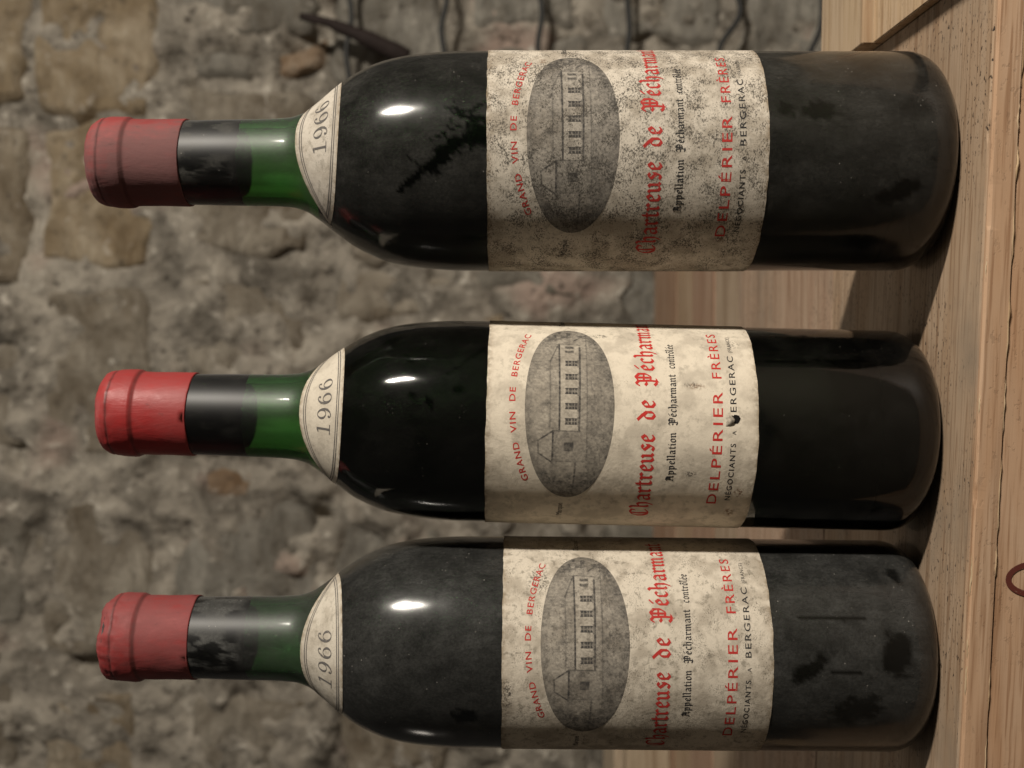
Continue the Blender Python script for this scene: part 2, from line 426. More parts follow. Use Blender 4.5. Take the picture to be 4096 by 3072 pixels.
for t in np.linspace(0, 1, 22):
    u = 1606 - 92 * t; v = 676 + 212 * t
    hook = 16 * max(0, 0.18 - t) / 0.18
    pts.append((wx(u - hook * 0.2), WALL_Y - 0.030 - 0.008 * math.sin(t * 3), wz(v - hook)))
    rads.append(0.0040 + 0.0060 * min(1, t * 1.3) + 0.0006 * math.sin(t * 23))
tag(tube('iron_spike', pts, rads, M_iron, None, 9), 'rusty dark iron spike driven slanting into the stone wall', 'iron spike')

# ---------------------------------------------------------------- wooden crates
ang = math.atan2(-0.0249, 0.2365)
AX = -0.1226; AY = 0.3545
crate = empty('wooden_crate', (AX, AY, FLOOR_Z), (0, 0, ang))
tag(crate, 'weathered pine wine crate with stamped front on which the three bottles stand', 'crate')
HZ = -FLOOR_Z
def slab(name, x0, x1, y0, y1, z0, z1, mat, parent, color, seed=0, amp=0.0008, nxs=160):
    """a board with a slightly worn, chipped front edge (local coordinates of the parent)"""
    xs = np.linspace(x0, x1, nxs)
    chip = amp * (fbm(xs * 60, 0, 0, seed, 4) - 0.5) * 2 - 2.4 * amp * sstep(0.70, 0.80, fbm(xs * 45, 3, 0, seed + 5, 3))
    chip2 = amp * (fbm(xs * 60, 5, 0, seed + 9, 4) - 0.5) * 2
    rows = [np.stack([xs, np.full_like(xs, y1), np.full_like(xs, z0)], -1),
            np.stack([xs, np.full_like(xs, y0), np.full_like(xs, z0)], -1),
            np.stack([xs, y0 + chip2 * 0.3, np.full_like(xs, z0 + (z1 - z0) * 0.5)], -1),
            np.stack([xs, y0 - np.minimum(chip, 0) * 0.3, z1 - 0.0006 + np.minimum(chip, 0) * 0.6], -1),
            np.stack([xs, y0 + 0.0009 - np.minimum(chip, 0) * 1.0, np.full_like(xs, z1)], -1),
            np.stack([xs, np.full_like(xs, y1), np.full_like(xs, z1)], -1)]
    V = np.concatenate(rows); f = grid_faces(nxs, 6)
    f += [(5 * nxs + i, 5 * nxs + i + 1, i + 1, i) for i in range(nxs - 1)]
    f += [tuple(k * nxs for k in range(6))[::-1], tuple(k * nxs + nxs - 1 for k in range(6))]
    o = mesh_obj(name, V, f, mat, parent, smooth=False); o.color = (*color, 1)
    return o
slab('top_board', -0.16, 0.42, 0.0022, 0.160, HZ - 0.0078, HZ, M_top, crate, (0.395, 0.27, 0.172), 11, 0.0004, 420)
slab('edge_strip', -0.16, 0.42, 0.0, 0.0021, HZ - 0.0078, HZ - 0.0003, M_pine, crate, (0.48, 0.295, 0.175), 17, 0.00022, 420)
slab('front_panel', -0.16, 0.42, 0.0008, 0.0128, HZ - 0.0305, HZ - 0.0081, M_pine, crate, (0.47, 0.285, 0.168), 31, 0.0004, 300)
slab('front_panel', -0.16, 0.42, 0.0004, 0.0126, 0.0, HZ - 0.0308, M_pine, crate, (0.45, 0.27, 0.16), 51, 0.0003, 120)
box('back_panel', (-0.16, 0.146, 0), (0.42, 0.158, HZ - 0.0081), M_pine, crate, (0.42, 0.29, 0.17))
box('side_panel', (-0.16, 0.0132, 0), (-0.148, 0.1456, HZ - 0.0081), M_pine, crate, (0.42, 0.29, 0.17))
box('side_panel', (0.408, 0.0132, 0), (0.42, 0.1456, HZ - 0.0081), M_pine, crate, (0.42, 0.29, 0.17))
# torn fibres along the joint and splinters on the edge
rsp = random.Random(3)
def splinter(x, y, z, L, wd, name='splinter', color=(0.60, 0.46, 0.29)):
    n = 9; vs = []
    for i in range(n):
        t = i / (n - 1); ww = wd * (math.sin(math.pi * min(1, t * 1.05 + 0.02)) ** 0.6) * rsp.uniform(0.7, 1.2)
        cx = x + (t - 0.5) * L; cz = z + rsp.uniform(-0.0002, 0.0002)
        vs += [(cx, y, cz - ww / 2), (cx, y - ww * 0.7, cz), (cx, y, cz + ww / 2), (cx, y + ww * 0.4, cz)]
    f = []
    for i in range(n - 1):
        for k in range(4):
            f.append((i * 4 + k, i * 4 + (k + 1) % 4, (i + 1) * 4 + (k + 1) % 4, (i + 1) * 4 + k))
    o = mesh_obj(name, vs, f, M_pine, crate); o.color = (*color, 1)
xs = -0.02
while xs < 0.30:
    L = rsp.uniform(0.006, 0.030)
    splinter(xs + L / 2, 0.0004, HZ - 0.0079 + rsp.uniform(-0.0003, 0.0003), L, rsp.uniform(0.0006, 0.0014), 'torn_fibre', (0.58, 0.42, 0.25))
    xs += L + rsp.uniform(0.0, 0.006)
for x, L, wd in ((0.030, 0.012, 0.0009), (0.041, 0.009, 0.0007), (0.064, 0.014, 0.0009), (0.118, 0.007, 0.0006), (0.160, 0.008, 0.0005)):
    splinter(x, 0.0006, HZ - 0.0006, L, wd)
# brand stamp: the top of a round letter
sv = []; sf = []
SX, SZ = 0.0625, HZ - 0.0206
for i in range(49):
    an = 2 * math.pi * i / 48
    for rr_ in (1.0, 0.60):
        sv.append((SX + 0.0058 * math.cos(an) * (rr_ if rr_ == 1 else 0.68), 0.0005, SZ + 0.0092 * math.sin(an) * (1 if rr_ == 1 else 0.80)))
for i in range(48): sf.append((i * 2, i * 2 + 1, i * 2 + 3, i * 2 + 2))
mesh_obj('brand_stamp', sv, sf, M_stamp, crate, smooth=False)

back = empty('wooden_crate', (0, 0, FLOOR_Z))
tag(back, 'long plank-topped pine crate reaching back to the stone wall behind the bottles', 'crate')
YB0 = 0.5045
pl = [(0.5165, 0.708, (0.39, 0.265, 0.185)), (0.7095, 0.79, (0.34, 0.255, 0.175)), (0.7915, 0.888, (0.31, 0.185, 0.12)), (0.8895, 0.972, (0.36, 0.25, 0.155)), (0.9735, 1.125, (0.28, 0.165, 0.10))]
yl_ = lambda x: AY + math.sin(ang) * (x - AX) / math.cos(ang) + 0.160 / math.cos(ang) + 0.0008
for i, (a, b, cc) in enumerate(pl):
    o_ = box('plank', (-0.52, a, HZ - 0.012), (0.148, b, HZ - 0.0004 * (i % 2)), M_top if i == 0 else M_pine, back, cc, 0.001)
    if i == 0:                                  # first plank is sawn to follow the front crate
        for v_ in o_.data.vertices:
            if v_.co.y < 0.6: v_.co.y += yl_(v_.co.x) - a
box('front_panel', (-0.52, 0.5235, 0), (0.148, 0.5355, HZ - 0.0125), M_pine, back, (0.42, 0.29, 0.17))
box('back_panel', (-0.52, 1.113, 0), (0.148, 1.125, HZ - 0.0125), M_pine, back, (0.42, 0.29, 0.17))
box('side_panel', (-0.52, 0.536, 0), (-0.508, 1.1125, HZ - 0.0125), M_pine, back, (0.42, 0.29, 0.17))
box('side_panel', (0.136, 0.536, 0), (0.148, 1.1125, HZ - 0.0125), M_pine, back, (0.42, 0.29, 0.17))
small = empty('wooden_box', (0, 0, 0))
tag(small, 'low flat wooden box lying on the rear crate close to the stone wall', 'box')
box('base', (-0.50, 1.00, 0.0), (-0.265, 1.112, 0.040), M_pine, small, (0.36, 0.29, 0.20), 0.001)
box('lid', (-0.502, 0.998, 0.0405), (-0.263, 1.114, 0.050), M_pine, small, (0.40, 0.33, 0.24), 0.001)

# thin two-step lid lying at the right end of the crate
lid = empty('sliding_lid', (0.1318, 0.41, 0.0), (0, 0, R(-3.3)))
tag(lid, 'thin pale pine sliding crate lid with a raised batten lying beside the dusty right bottle', 'lid')
box('panel', (0.0, -0.075, 0.0003), (0.15, 0.0215, 0.0042), M_pine, lid, (0.56, 0.40, 0.245), 0.0004)
box('batten', (0.0, 0.0218, 0.0003), (0.15, 0.0800, 0.0084), M_pine, lid, (0.50, 0.37, 0.235), 0.0004)

# ---------------------------------------------------------------- printed matter, drawn once in mm
FONT_CACHE = {}
def font_word(txt, offset=0.0, sp=1.0):
    key = (txt, offset, sp)
    if key in FONT_CACHE: return FONT_CACHE[key]
    cu_ = bpy.data.curves.new('word', 'FONT'); cu_.body = txt; cu_.size = 1.0; cu_.resolution_u = 3; cu_.offset = offset; cu_.space_character = sp
    o = bpy.data.objects.new('word', cu_); col.objects.link(o)
    dg = bpy.context.evaluated_depsgraph_get(); dg.update()
    m = bpy.data.meshes.new_from_object(o.evaluated_get(dg))
    bm = bmesh.new(); bm.from_mesh(m); bmesh.ops.triangulate(bm, faces=bm.faces[:]); bm.to_mesh(m); bm.free()
    V = np.array([(v.co.x, v.co.y) for v in m.vertices]); F = [tuple(p.vertices) for p in m.polygons]
    bpy.data.objects.remove(o); bpy.data.curves.remove(cu_); bpy.data.meshes.remove(m)
    FONT_CACHE[key] = (V, F); return V, F
CAP = font_word('E')[0][:, 1].max()
KS = 0.925                                    # sheet scale
WORDS = []                                    # (name, ink, Print)
class Print:
    """flat ink drawing in sheet millimetres: s to the right, t upwards; every piece has its own hair of height"""
    def __init__(s): s.v = []; s.f = []; s.k = 0
    def add(s, V, F):
        b = len(s.v); s.k = (s.k + 1) % 9
        s.v += [(float(p[0]), float(p[1]), s.k) for p in V]; s.f += [tuple(b + i for i in f) for f in F]
    def sans(s, txt, x0, x1, base, cap, offset=0.0, fn=None, sp=1.0):
        V, F = font_word(txt, offset, sp); V = V.copy()
        V[:, 0] = x0 + (V[:, 0] - V[:, 0].min()) / (V[:, 0].max() - V[:, 0].min()) * (x1 - x0)
        V[:, 1] = V[:, 1] / CAP * cap
        if fn:
            sl = fn(V[:, 0] + 0.01) - fn(V[:, 0] - 0.01); sl = sl / 0.02
            V = np.stack([V[:, 0] - V[:, 1] * sl, fn(V[:, 0]) + V[:, 1]], -1)
        V[:, 1] += base
        s.add(V, F)
    def var_stroke(s, pts, wds, tr):
        pts = np.array(pts, float); n = len(pts)
        t = np.gradient(pts, axis=0); t /= np.linalg.norm(t, axis=1)[:, None]
        nn = np.stack([-t[:, 1], t[:, 0]], -1) * (np.array(wds)[:, None] / 2)
        V = np.concatenate([pts + nn, pts - nn]); s.add(tr(V), [(i, i + 1, n + i + 1, n + i) for i in range(n - 1)])

GL = {
 'i': (0.50, [[(0.06, .92), (.2, .80), (.2, .18), (.34, .06)], [(.12, 1.22), (.24, 1.34)]]),
 'n': (0.98, [[(0.06, .92), (.2, .80), (.2, .18), (.34, .06)], [(.24, .74), (.52, .96), (.66, .80), (.66, .18), (.80, .06)]]),
 'm': (1.42, [[(0.06, .92), (.2, .80), (.2, .18), (.34, .06)], [(.24, .74), (.50, .96), (.64, .80), (.64, .18), (.76, .06)], [(.68, .74), (.94, .96), (1.08, .80), (1.08, .18), (1.22, .06)]]),
 'u': (0.96, [[(0.06, .92), (.2, .80), (.2, .20), (.38, .04), (.62, .22)], [(.52, .92), (.66, .80), (.66, .18), (.80, .06)]]),
 'r': (0.72, [[(0.06, .92), (.2, .80), (.2, .18), (.34, .06)], [(.24, .74), (.44, .95), (.60, .80)]]),
 'a': (0.92, [[(.12, .80), (.34, .97), (.62, .80), (.62, .18), (.76, .06)], [(.60, .58), (.24, .46), (.16, .30), (.20, .14), (.36, .03), (.60, .22)]]),
 't': (0.64, [[(.24, 1.24), (.24, .20), (.38, .04), (.54, .16)], [(.02, .90), (.50, .90)]]),
 'e': (0.78, [[(.62, .18), (.42, .02), (.18, .20), (.18, .76), (.42, .98), (.62, .72), (.50, .60), (.20, .44)]]),
 'c': (0.74, [[(.60, .18), (.40, .03), (.18, .20), (.18, .78), (.42, .97), (.60, .84)]]),
 'o': (0.88, [[(.42, .03), (.18, .22), (.18, .78), (.42, .97), (.66, .78), (.66, .22), (.42, .03)]]),
 's': (0.76, [[(.58, .84), (.40, .97), (.18, .78), (.56, .32), (.38, .03), (.14, .16)], [(.56, .32), (.58, .60)]]),
 'd': (0.92, [[(.42, .03), (.18, .22), (.18, .66), (.40, .88), (.66, .66), (.66, .22), (.42, .03)], [(.66, .68), (.42, .98), (.06, 1.34)]]),
 'h': (0.94, [[(.04, 1.50), (.2, 1.36), (.2, .18), (.32, .06)], [(.24, .74), (.50, .96), (.66, .78), (.66, .16), (.46, -.26)]]),
 'l': (0.52, [[(.04, 1.50), (.2, 1.36), (.2, .18), (.34, .06)]]),
 'p': (0.96, [[(.04, .98), (.2, .84), (.2, -.42)], [(.22, .76), (.46, .96), (.66, .76), (.66, .22), (.44, .03), (.20, .12)]]),
 'C': (1.34, [[(1.10, .26), (.74, .0), (.40, .04), (.16, .36), (.14, .84), (.36, 1.22), (.70, 1.42), (1.10, 1.30)], [(.62, 1.34), (.50, .76), (.60, .08)], [(1.10, 1.30), (1.00, 1.02)], [(.36, 1.22), (.66, 1.30)]]),
 'P': (1.42, [[(.46, 1.30), (.50, .40), (.44, -.26)], [(.02, 1.18), (.20, 1.44), (.46, 1.24)], [(.46, 1.20), (.80, 1.48), (1.16, 1.20), (1.16, .66), (.90, .30), (.52, .34)], [(.78, 1.40), (.78, .36)], [(.50, .84), (1.10, .84)], [(.06, .02), (.28, -.16), (.66, -.14)], [(.06, .74), (.26, .60), (.46, .70)]]),
 'A': (1.28, [[(.10, 1.16), (.34, 1.46), (.84, 1.22), (.86, .22), (1.04, .05)], [(.40, 1.34), (.36, .44), (.08, .06)], [(.24, .64), (.84, .64)], [(.62, 1.36), (.62, .66)], [(.08, .06), (.36, .10)]]),
}
ACC = {'é': ('e', [[(.28, 1.20), (.36, 1.30), (.60, 1.50)]]), 'ô': ('o', [[(.18, 1.20), (.42, 1.42), (.66, 1.20)]])}
def gothic(P, txt, x0, x1, base, xh, nib=0.30):
    pen = 0.0; strokes = []
    for ch in txt:
        acc = []
        if ch in ACC: ch, acc = ACC[ch][0], ACC[ch][1]
        adv, st = GL[ch]
        for s_ in st + acc: strokes.append([(pen + a, b) for a, b in s_])
        pen += adv
    nv = np.array([math.cos(R(38)), math.sin(R(38))]) * nib / 2
    allp = np.concatenate([np.array(s_) for s_ in strokes]); lo, hi = allp[:, 0].min() - nv[0], allp[:, 0].max() + nv[0]
    tr = lambda V: np.stack([x0 + (V[:, 0] - lo) / (hi - lo) * (x1 - x0), base + V[:, 1] * xh], -1)
    for s_ in strokes:
        for p, q in zip(s_[:-1], s_[1:]):
            p, q = np.array(p, float), np.array(q, float); d = (q - p); L = np.linalg.norm(d); d = d / L * 0.02
            p, q = p - d, q + d
            P.add(tr(np.array([p - nv, q - nv, q + nv, p + nv])), [(0, 1, 2, 3)])
            pn = np.array([-d[1], d[0]]) / 0.02 * 0.055
            if abs(nv[0] * d[1] - nv[1] * d[0]) / 0.02 < 0.055:      # a hairline along the nib still has some weight
                P.add(tr(np.array([p - pn, q - pn, q + pn, p + pn])), [(0, 1, 2, 3)])

LH = 89.0                                     # label height, mm; t is measured down from the top and negated
def word(ink, kind, txt, x0, x1, base, size, wgt, fn=None, sp=1.0):
    P = Print(); x0 *= KS; x1 *= KS
    if kind == 'gothic': gothic(P, txt, x0, x1, base, size, wgt)
    else: P.sans(txt, x0, x1, base, size, wgt, fn, sp)
    WORDS.append((ink, P))
arc = lambda x: -0.0060 / KS ** 2 * (x - 1.5) ** 2
for t_, a, b in (('GRAND', -27.5, -13.2), ('VIN', -9.8, -2.6), ('DE', 1.2, 6.2), ('BERGERAC', 10.3, 31.0)):
    word('red', 'sans', t_, a, b, -9.4, 1.95, 0.010, arc, 1.18)
for t_, a, b in (('Chartreuse', -46.0, -9.3), ('de', -4.8, 2.7), ('Pécharmant', 7.6, 46.5)):
    word('red', 'gothic', t_, a, b, -0.620 * LH, 4.3, 0.25)
word('red', 'sans', 'DELPÉRIER', -37.0, 6.2, -0.868 * LH, 3.15, 0.006, None, 1.25)
word('red', 'sans', 'FRÈRES', 11.4, 35.0, -0.868 * LH, 3.05, 0.006, None, 1.25)
for t_, a, b in (('Appellation', -26.8, -8.6), ('Pécharmant', -6.2, 12.8), ('contrôlée', 15.2, 27.0)):
    word('black', 'gothic', t_, a, b, -0.698 * LH, 1.8, 0.24)
word('black', 'sans', 'NÉGOCIANTS', -35.0, -12.0, -0.918 * LH, 1.7, 0.010, None, 1.25)
word('black', 'sans', 'A', -9.0, -7.5, -0.918 * LH, 1.3, 0.0)
word('black', 'sans', 'BERGERAC', -4.0, 21.4, -0.918 * LH, 1.95, 0.008, None, 1.25)
word('black', 'sans', '(FRANCE)', 23.2, 32.8, -0.918 * LH, 1.2, 0.0, None, 1.1)
word('black', 'sans', 'Marque', -47.0, -38.6, -0.293 * LH, 1.9, 0.0)
word('black', 'sans', 'Déposée', 40.0, 49.5, -0.293 * LH, 1.9, 0.0)
# year
year = Print()
def ring(P, cx, cy, ro, ri, tr, n=30):
    a = np.linspace(0, 2 * np.pi, n, endpoint=False)
    V = np.concatenate([np.stack([cx + ro[0] * np.cos(a), cy + ro[1] * np.sin(a)], -1), np.stack([cx + ri[0] * np.cos(a), cy + ri[1] * np.sin(a)], -1)])
    P.add(tr(V), [(i, (i + 1) % n, n + (i + 1) % n, n + i) for i in range(n)])
def disc(P, cx, cy, r_, tr, n=14):
    a = np.linspace(0, 2 * np.pi, n, endpoint=False)
    P.add(tr(np.stack([cx + r_ * np.cos(a), cy + r_ * np.sin(a)], -1)), [tuple(range(n))])
def six(tr):
    ring(year, .42, .31, (.34, .32), (.20, .285), tr)
    year.var_stroke([(.10, .28), (.11, .50), (.18, .72), (.30, .88), (.46, .97), (.60, .95), (.66, .88)], [.08, .13, .14, .10, .055, .04, .04], tr)
    disc(year,   .60, .84, .07, tr)
pitch = 0.98
for k, ch in enumerate('1966'):
    ox = (k - 1.5) * pitch - 0.42
    if ch == '6': six(lambda V, ox=ox: V + np.array([ox, 0]))
    if ch == '9': six(lambda V, ox=ox: np.stack([ox + 0.84 - V[:, 0], 0.97 - V[:, 1]], -1))
    if ch == '1':
        t1 = lambda V, ox=ox: V + np.array([ox, 0])
        year.add(t1(np.array([(.38, 0), (.52, 0), (.52, .98), (.38, .98)])), [(0, 1, 2, 3)])
        year.add(t1(np.array([(.16, 0), (.74, 0), (.74, .05), (.16, .05)])), [(0, 1, 2, 3)])
        year.add(t1(np.array([(.18, .84), (.38, .86), (.38, .98), (.18, .89)])), [(0, 1, 2, 3)])

# engraving of the long house, tone on a fine grid (x in mm, y -1..1)
EA, EB = 32.7, 14.65
def engraving():
    nx_, ny_ = 380, 170
    a, b = np.meshgrid(np.linspace(-1, 1, nx_), np.linspace(-1, 1, ny_))
    # square -> disc, so the outline is a clean ellipse
    ex = a * np.sqrt(1 - b * b / 2); ey = b * np.sqrt(1 - a * a / 2)
    x = ex * 35.5; y = ey
    T = 0.52 + 0.12 * (fbm(x * 0.25, y * 4, 0, 1, 4) - 0.5) * 2
    T += 0.10 * sstep(0.75, 1.0, np.sqrt(ex ** 2 + ey ** 2)) + 0.06 * sstep(0, -30, x)  # darker rim, plus shade put into the tone of the left end
    T += 0.06 * np.where(y < -0.41, 1, 0) * fbm(x * 0.6, y * 9, 2, 5, 3) * 2
    def rect(x0, x1, y0, y1, val, soft=0.25):
        m = sstep(x0 - soft, x0 + soft, x) * (1 - sstep(x1 - soft, x1 + soft, x)) * sstep(y0 - 0.015, y0 + 0.015, y) * (1 - sstep(y1 - 0.015, y1 + 0.015, y))
        return m, val
    def put(m, val):
        nonlocal T
        T = T * (1 - m) + val * m
    def line(x0, y0, x1, y1, wd, val):
        dx, dy = (x1 - x0), (y1 - y0) * EB; px, py = x - x0, (y - y0) * EB
        L2 = dx * dx + dy * dy; t = np.clip((px * dx + py * dy) / L2, 0, 1)
        d = np.hypot(px - t * dx, py - t * dy)
        put((1 - sstep(wd * 0.5, wd * 0.5 + 0.25, d)) * 1.0, val)
    # walls and roofs
    put(rect(-9, 26, -0.22, 0.22, 0)[0] * 0.8, 0.42)
    put(rect(-20, -9, -0.41, 0.36, 0)[0] * 0.8, 0.60)
    roof = sstep(0.215, 0.235, y) * (1 - sstep(0.42, 0.45, y - 0.0)) * sstep(-9, -8.5, x) * (1 - sstep(0, 0.5, x - (26 - (y - 0.22) * 32)))
    put(roof * 0.7, 0.56)
    tr_ = sstep(0.36, 0.38, y) * (1 - sstep(0.67, 0.70, y)) * sstep(0, 0.4, x + 20.5 - (y - 0.36) * 10) * (1 - sstep(0, 0.4, x + 8.5 + (y - 0.36) * 10))
    put(tr_ * 0.8, 0.52)
    put(rect(-24, 34, -0.41, -0.24, 0)[0] * 0.6, 0.56)
    # lines
    for l in ((-9, .22, 26, .235, .35, .85), (-9.3, .36, -20.6, .36, .40, .9), (-8, .43, 17, .44, .25, .68), (17, .44, 26, .24, .3, .75),
              (-9, -.22, 24, -.23, .40, .82), (-22, -.40, 33, -.38, .25, .70), (-20.6, .36, -17, .68, .3, .8), (-17, .68, -12.5, .69, .25, .72), (-12.5, .69, -9, .36, .3, .8),
              (-9, .36, -9, -.24, .25, .75), (-20, .36, -20, -.38, .22, .66), (26, .24, 25.5, -.24, .25, .7), (-34, -.12, -20, -.16, .3, .75), (-20, -.16, -15, -.40, .2, .65), (28, -.1, 33, -.45, .35, .75)):
        line(*l)
    # windows: dark panes, pale surround
    for cx in (-5.6, -0.2, 5.3, 10.8, 16.4):
        put(rect(cx - 1.5, cx + 1.5, -0.185, 0.115, 0)[0] * 0.7, 0.32)
        put(rect(cx - 1.0, cx + 1.0, -0.165, 0.095, 0)[0], 0.86)
        for dx_ in (-0.95, 0.95): line(cx + dx_, .09, cx + dx_, -.16, .18, 1.0)
        for yy_ in (.03, -.05, -.11): line(cx - 0.9, yy_, cx + 0.9, yy_, .05, 0.62)
        line(cx, .09, cx, -.16, .05, 0.62)
        line(cx - 1.6, -.185, cx + 1.6, -.185, .12, 0.72)
    for cx in (21.8, 24.0):
        put(rect(cx - 0.6, cx + 0.6, -0.10, 0.10, 0)[0], 0.78)
    put(rect(-16.2, -13.0, -0.10, 0.11, 0)[0], 0.80); put(rect(-11.4, -9.6, 0.0, 0.12, 0)[0], 0.72)
    for k_ in range(9):                          # tiles, stringcourse, ground strokes
        line(-8 + k_ * 3.1, .42, -8.2 + k_ * 3.1, .25, .05, 0.62)
    for k_ in range(26):
        gx_ = -30 + k_ * 2.4; gy_ = -0.5 - 0.35 * ((k_ * 7) % 5) / 5
        line(gx_, gy_, gx_ + 3.2, gy_ + 0.02, .10, 0.68)
    put(rect(0.5, 2.0, 0.42, 0.56, 0)[0], 0.66); put(rect(13.0, 14.2, 0.42, 0.54, 0)[0], 0.66)
    far = (1 - sstep(0.50, 0.62, y + 0.22 * fbm(x * 0.35, 0 * y, 1, 91, 4))) * sstep(0.24, 0.30, y) * (1 - roof) * (1 - tr_); put(far * 0.45, 0.70)
    # trees and shrubs
    tree = sstep(23, 33, x) * sstep(0.46, 0.56, fbm(x * 0.9, y * 9, 4, 33, 4)); put(tree * 0.7, 0.85)
    sh = sstep(19, 30, x) * sstep(-0.45, -0.6, y) * sstep(0.45, 0.55, fbm(x * 0.8, y * 8, 8, 44, 4)); put(sh * 0.7, 0.88)
    bush = sstep(-20, -26, x) * sstep(0.50, 0.62, fbm(x * 0.6, y * 6, 6, 55, 4)); put(bush * 0.55, 0.80)
    gr = (1 - sstep(-0.42, -0.36, y)) * sstep(0.50, 0.62, fbm(x * 0.5, y * 10, 9, 66, 4)); put(gr * 0.35, 0.68)
    T = T + 0.16 * (fbm(x * 1.6, y * 22, 3, 77, 3) - 0.5) * 2
    return (ex * EA).ravel(), (ey * EB).ravel(), np.clip((T - 0.5) * 1.2 + 0.52, 0.05, 1.0).ravel(), nx_, ny_
ENG = engraving()

# ---------------------------------------------------------------- wine bottles
def pchip(xs, ys, x):
    xs = np.array(xs, float); ys = np.array(ys, float); h = np.diff(xs); d = np.diff(ys) / h
    m = np.zeros(len(xs)); m[0], m[-1] = d[0], d[-1]
    for i in range(1, len(xs) - 1):
        if d[i - 1] * d[i] > 0:
            w1, w2 = 2 * h[i] + h[i - 1], h[i] + 2 * h[i - 1]; m[i] = (w1 + w2) / (w1 / d[i - 1] + w2 / d[i])
    i = np.clip(np.searchsorted(xs, x) - 1, 0, len(h) - 1); t = (x - xs[i]) / h[i]
    return (1 + 2 * t) * (1 - t) ** 2 * ys[i] + t * (1 - t) ** 2 * h[i] * m[i] + t * t * (3 - 2 * t) * ys[i + 1] + t * t * (t - 1) * h[i] * m[i + 1]
PZ = [0.0110] + [DZ + q for q in ( 0.060, 0.120, 0.158, 0.1655, 0.1745, 0.1845, 0.1945, 0.2025, 0.2085, 0.2135, 0.2185, 0.226, 0.240, 0.2537, 0.284)]
PR = [0.0375, 0.0375, 0.0375, 0.0375, 0.0372, 0.0364, 0.0345, 0.0303, 0.0248, 0.0200, 0.0168, 0.01535, 0.0149, 0.0147, 0.01440, 0.01405]

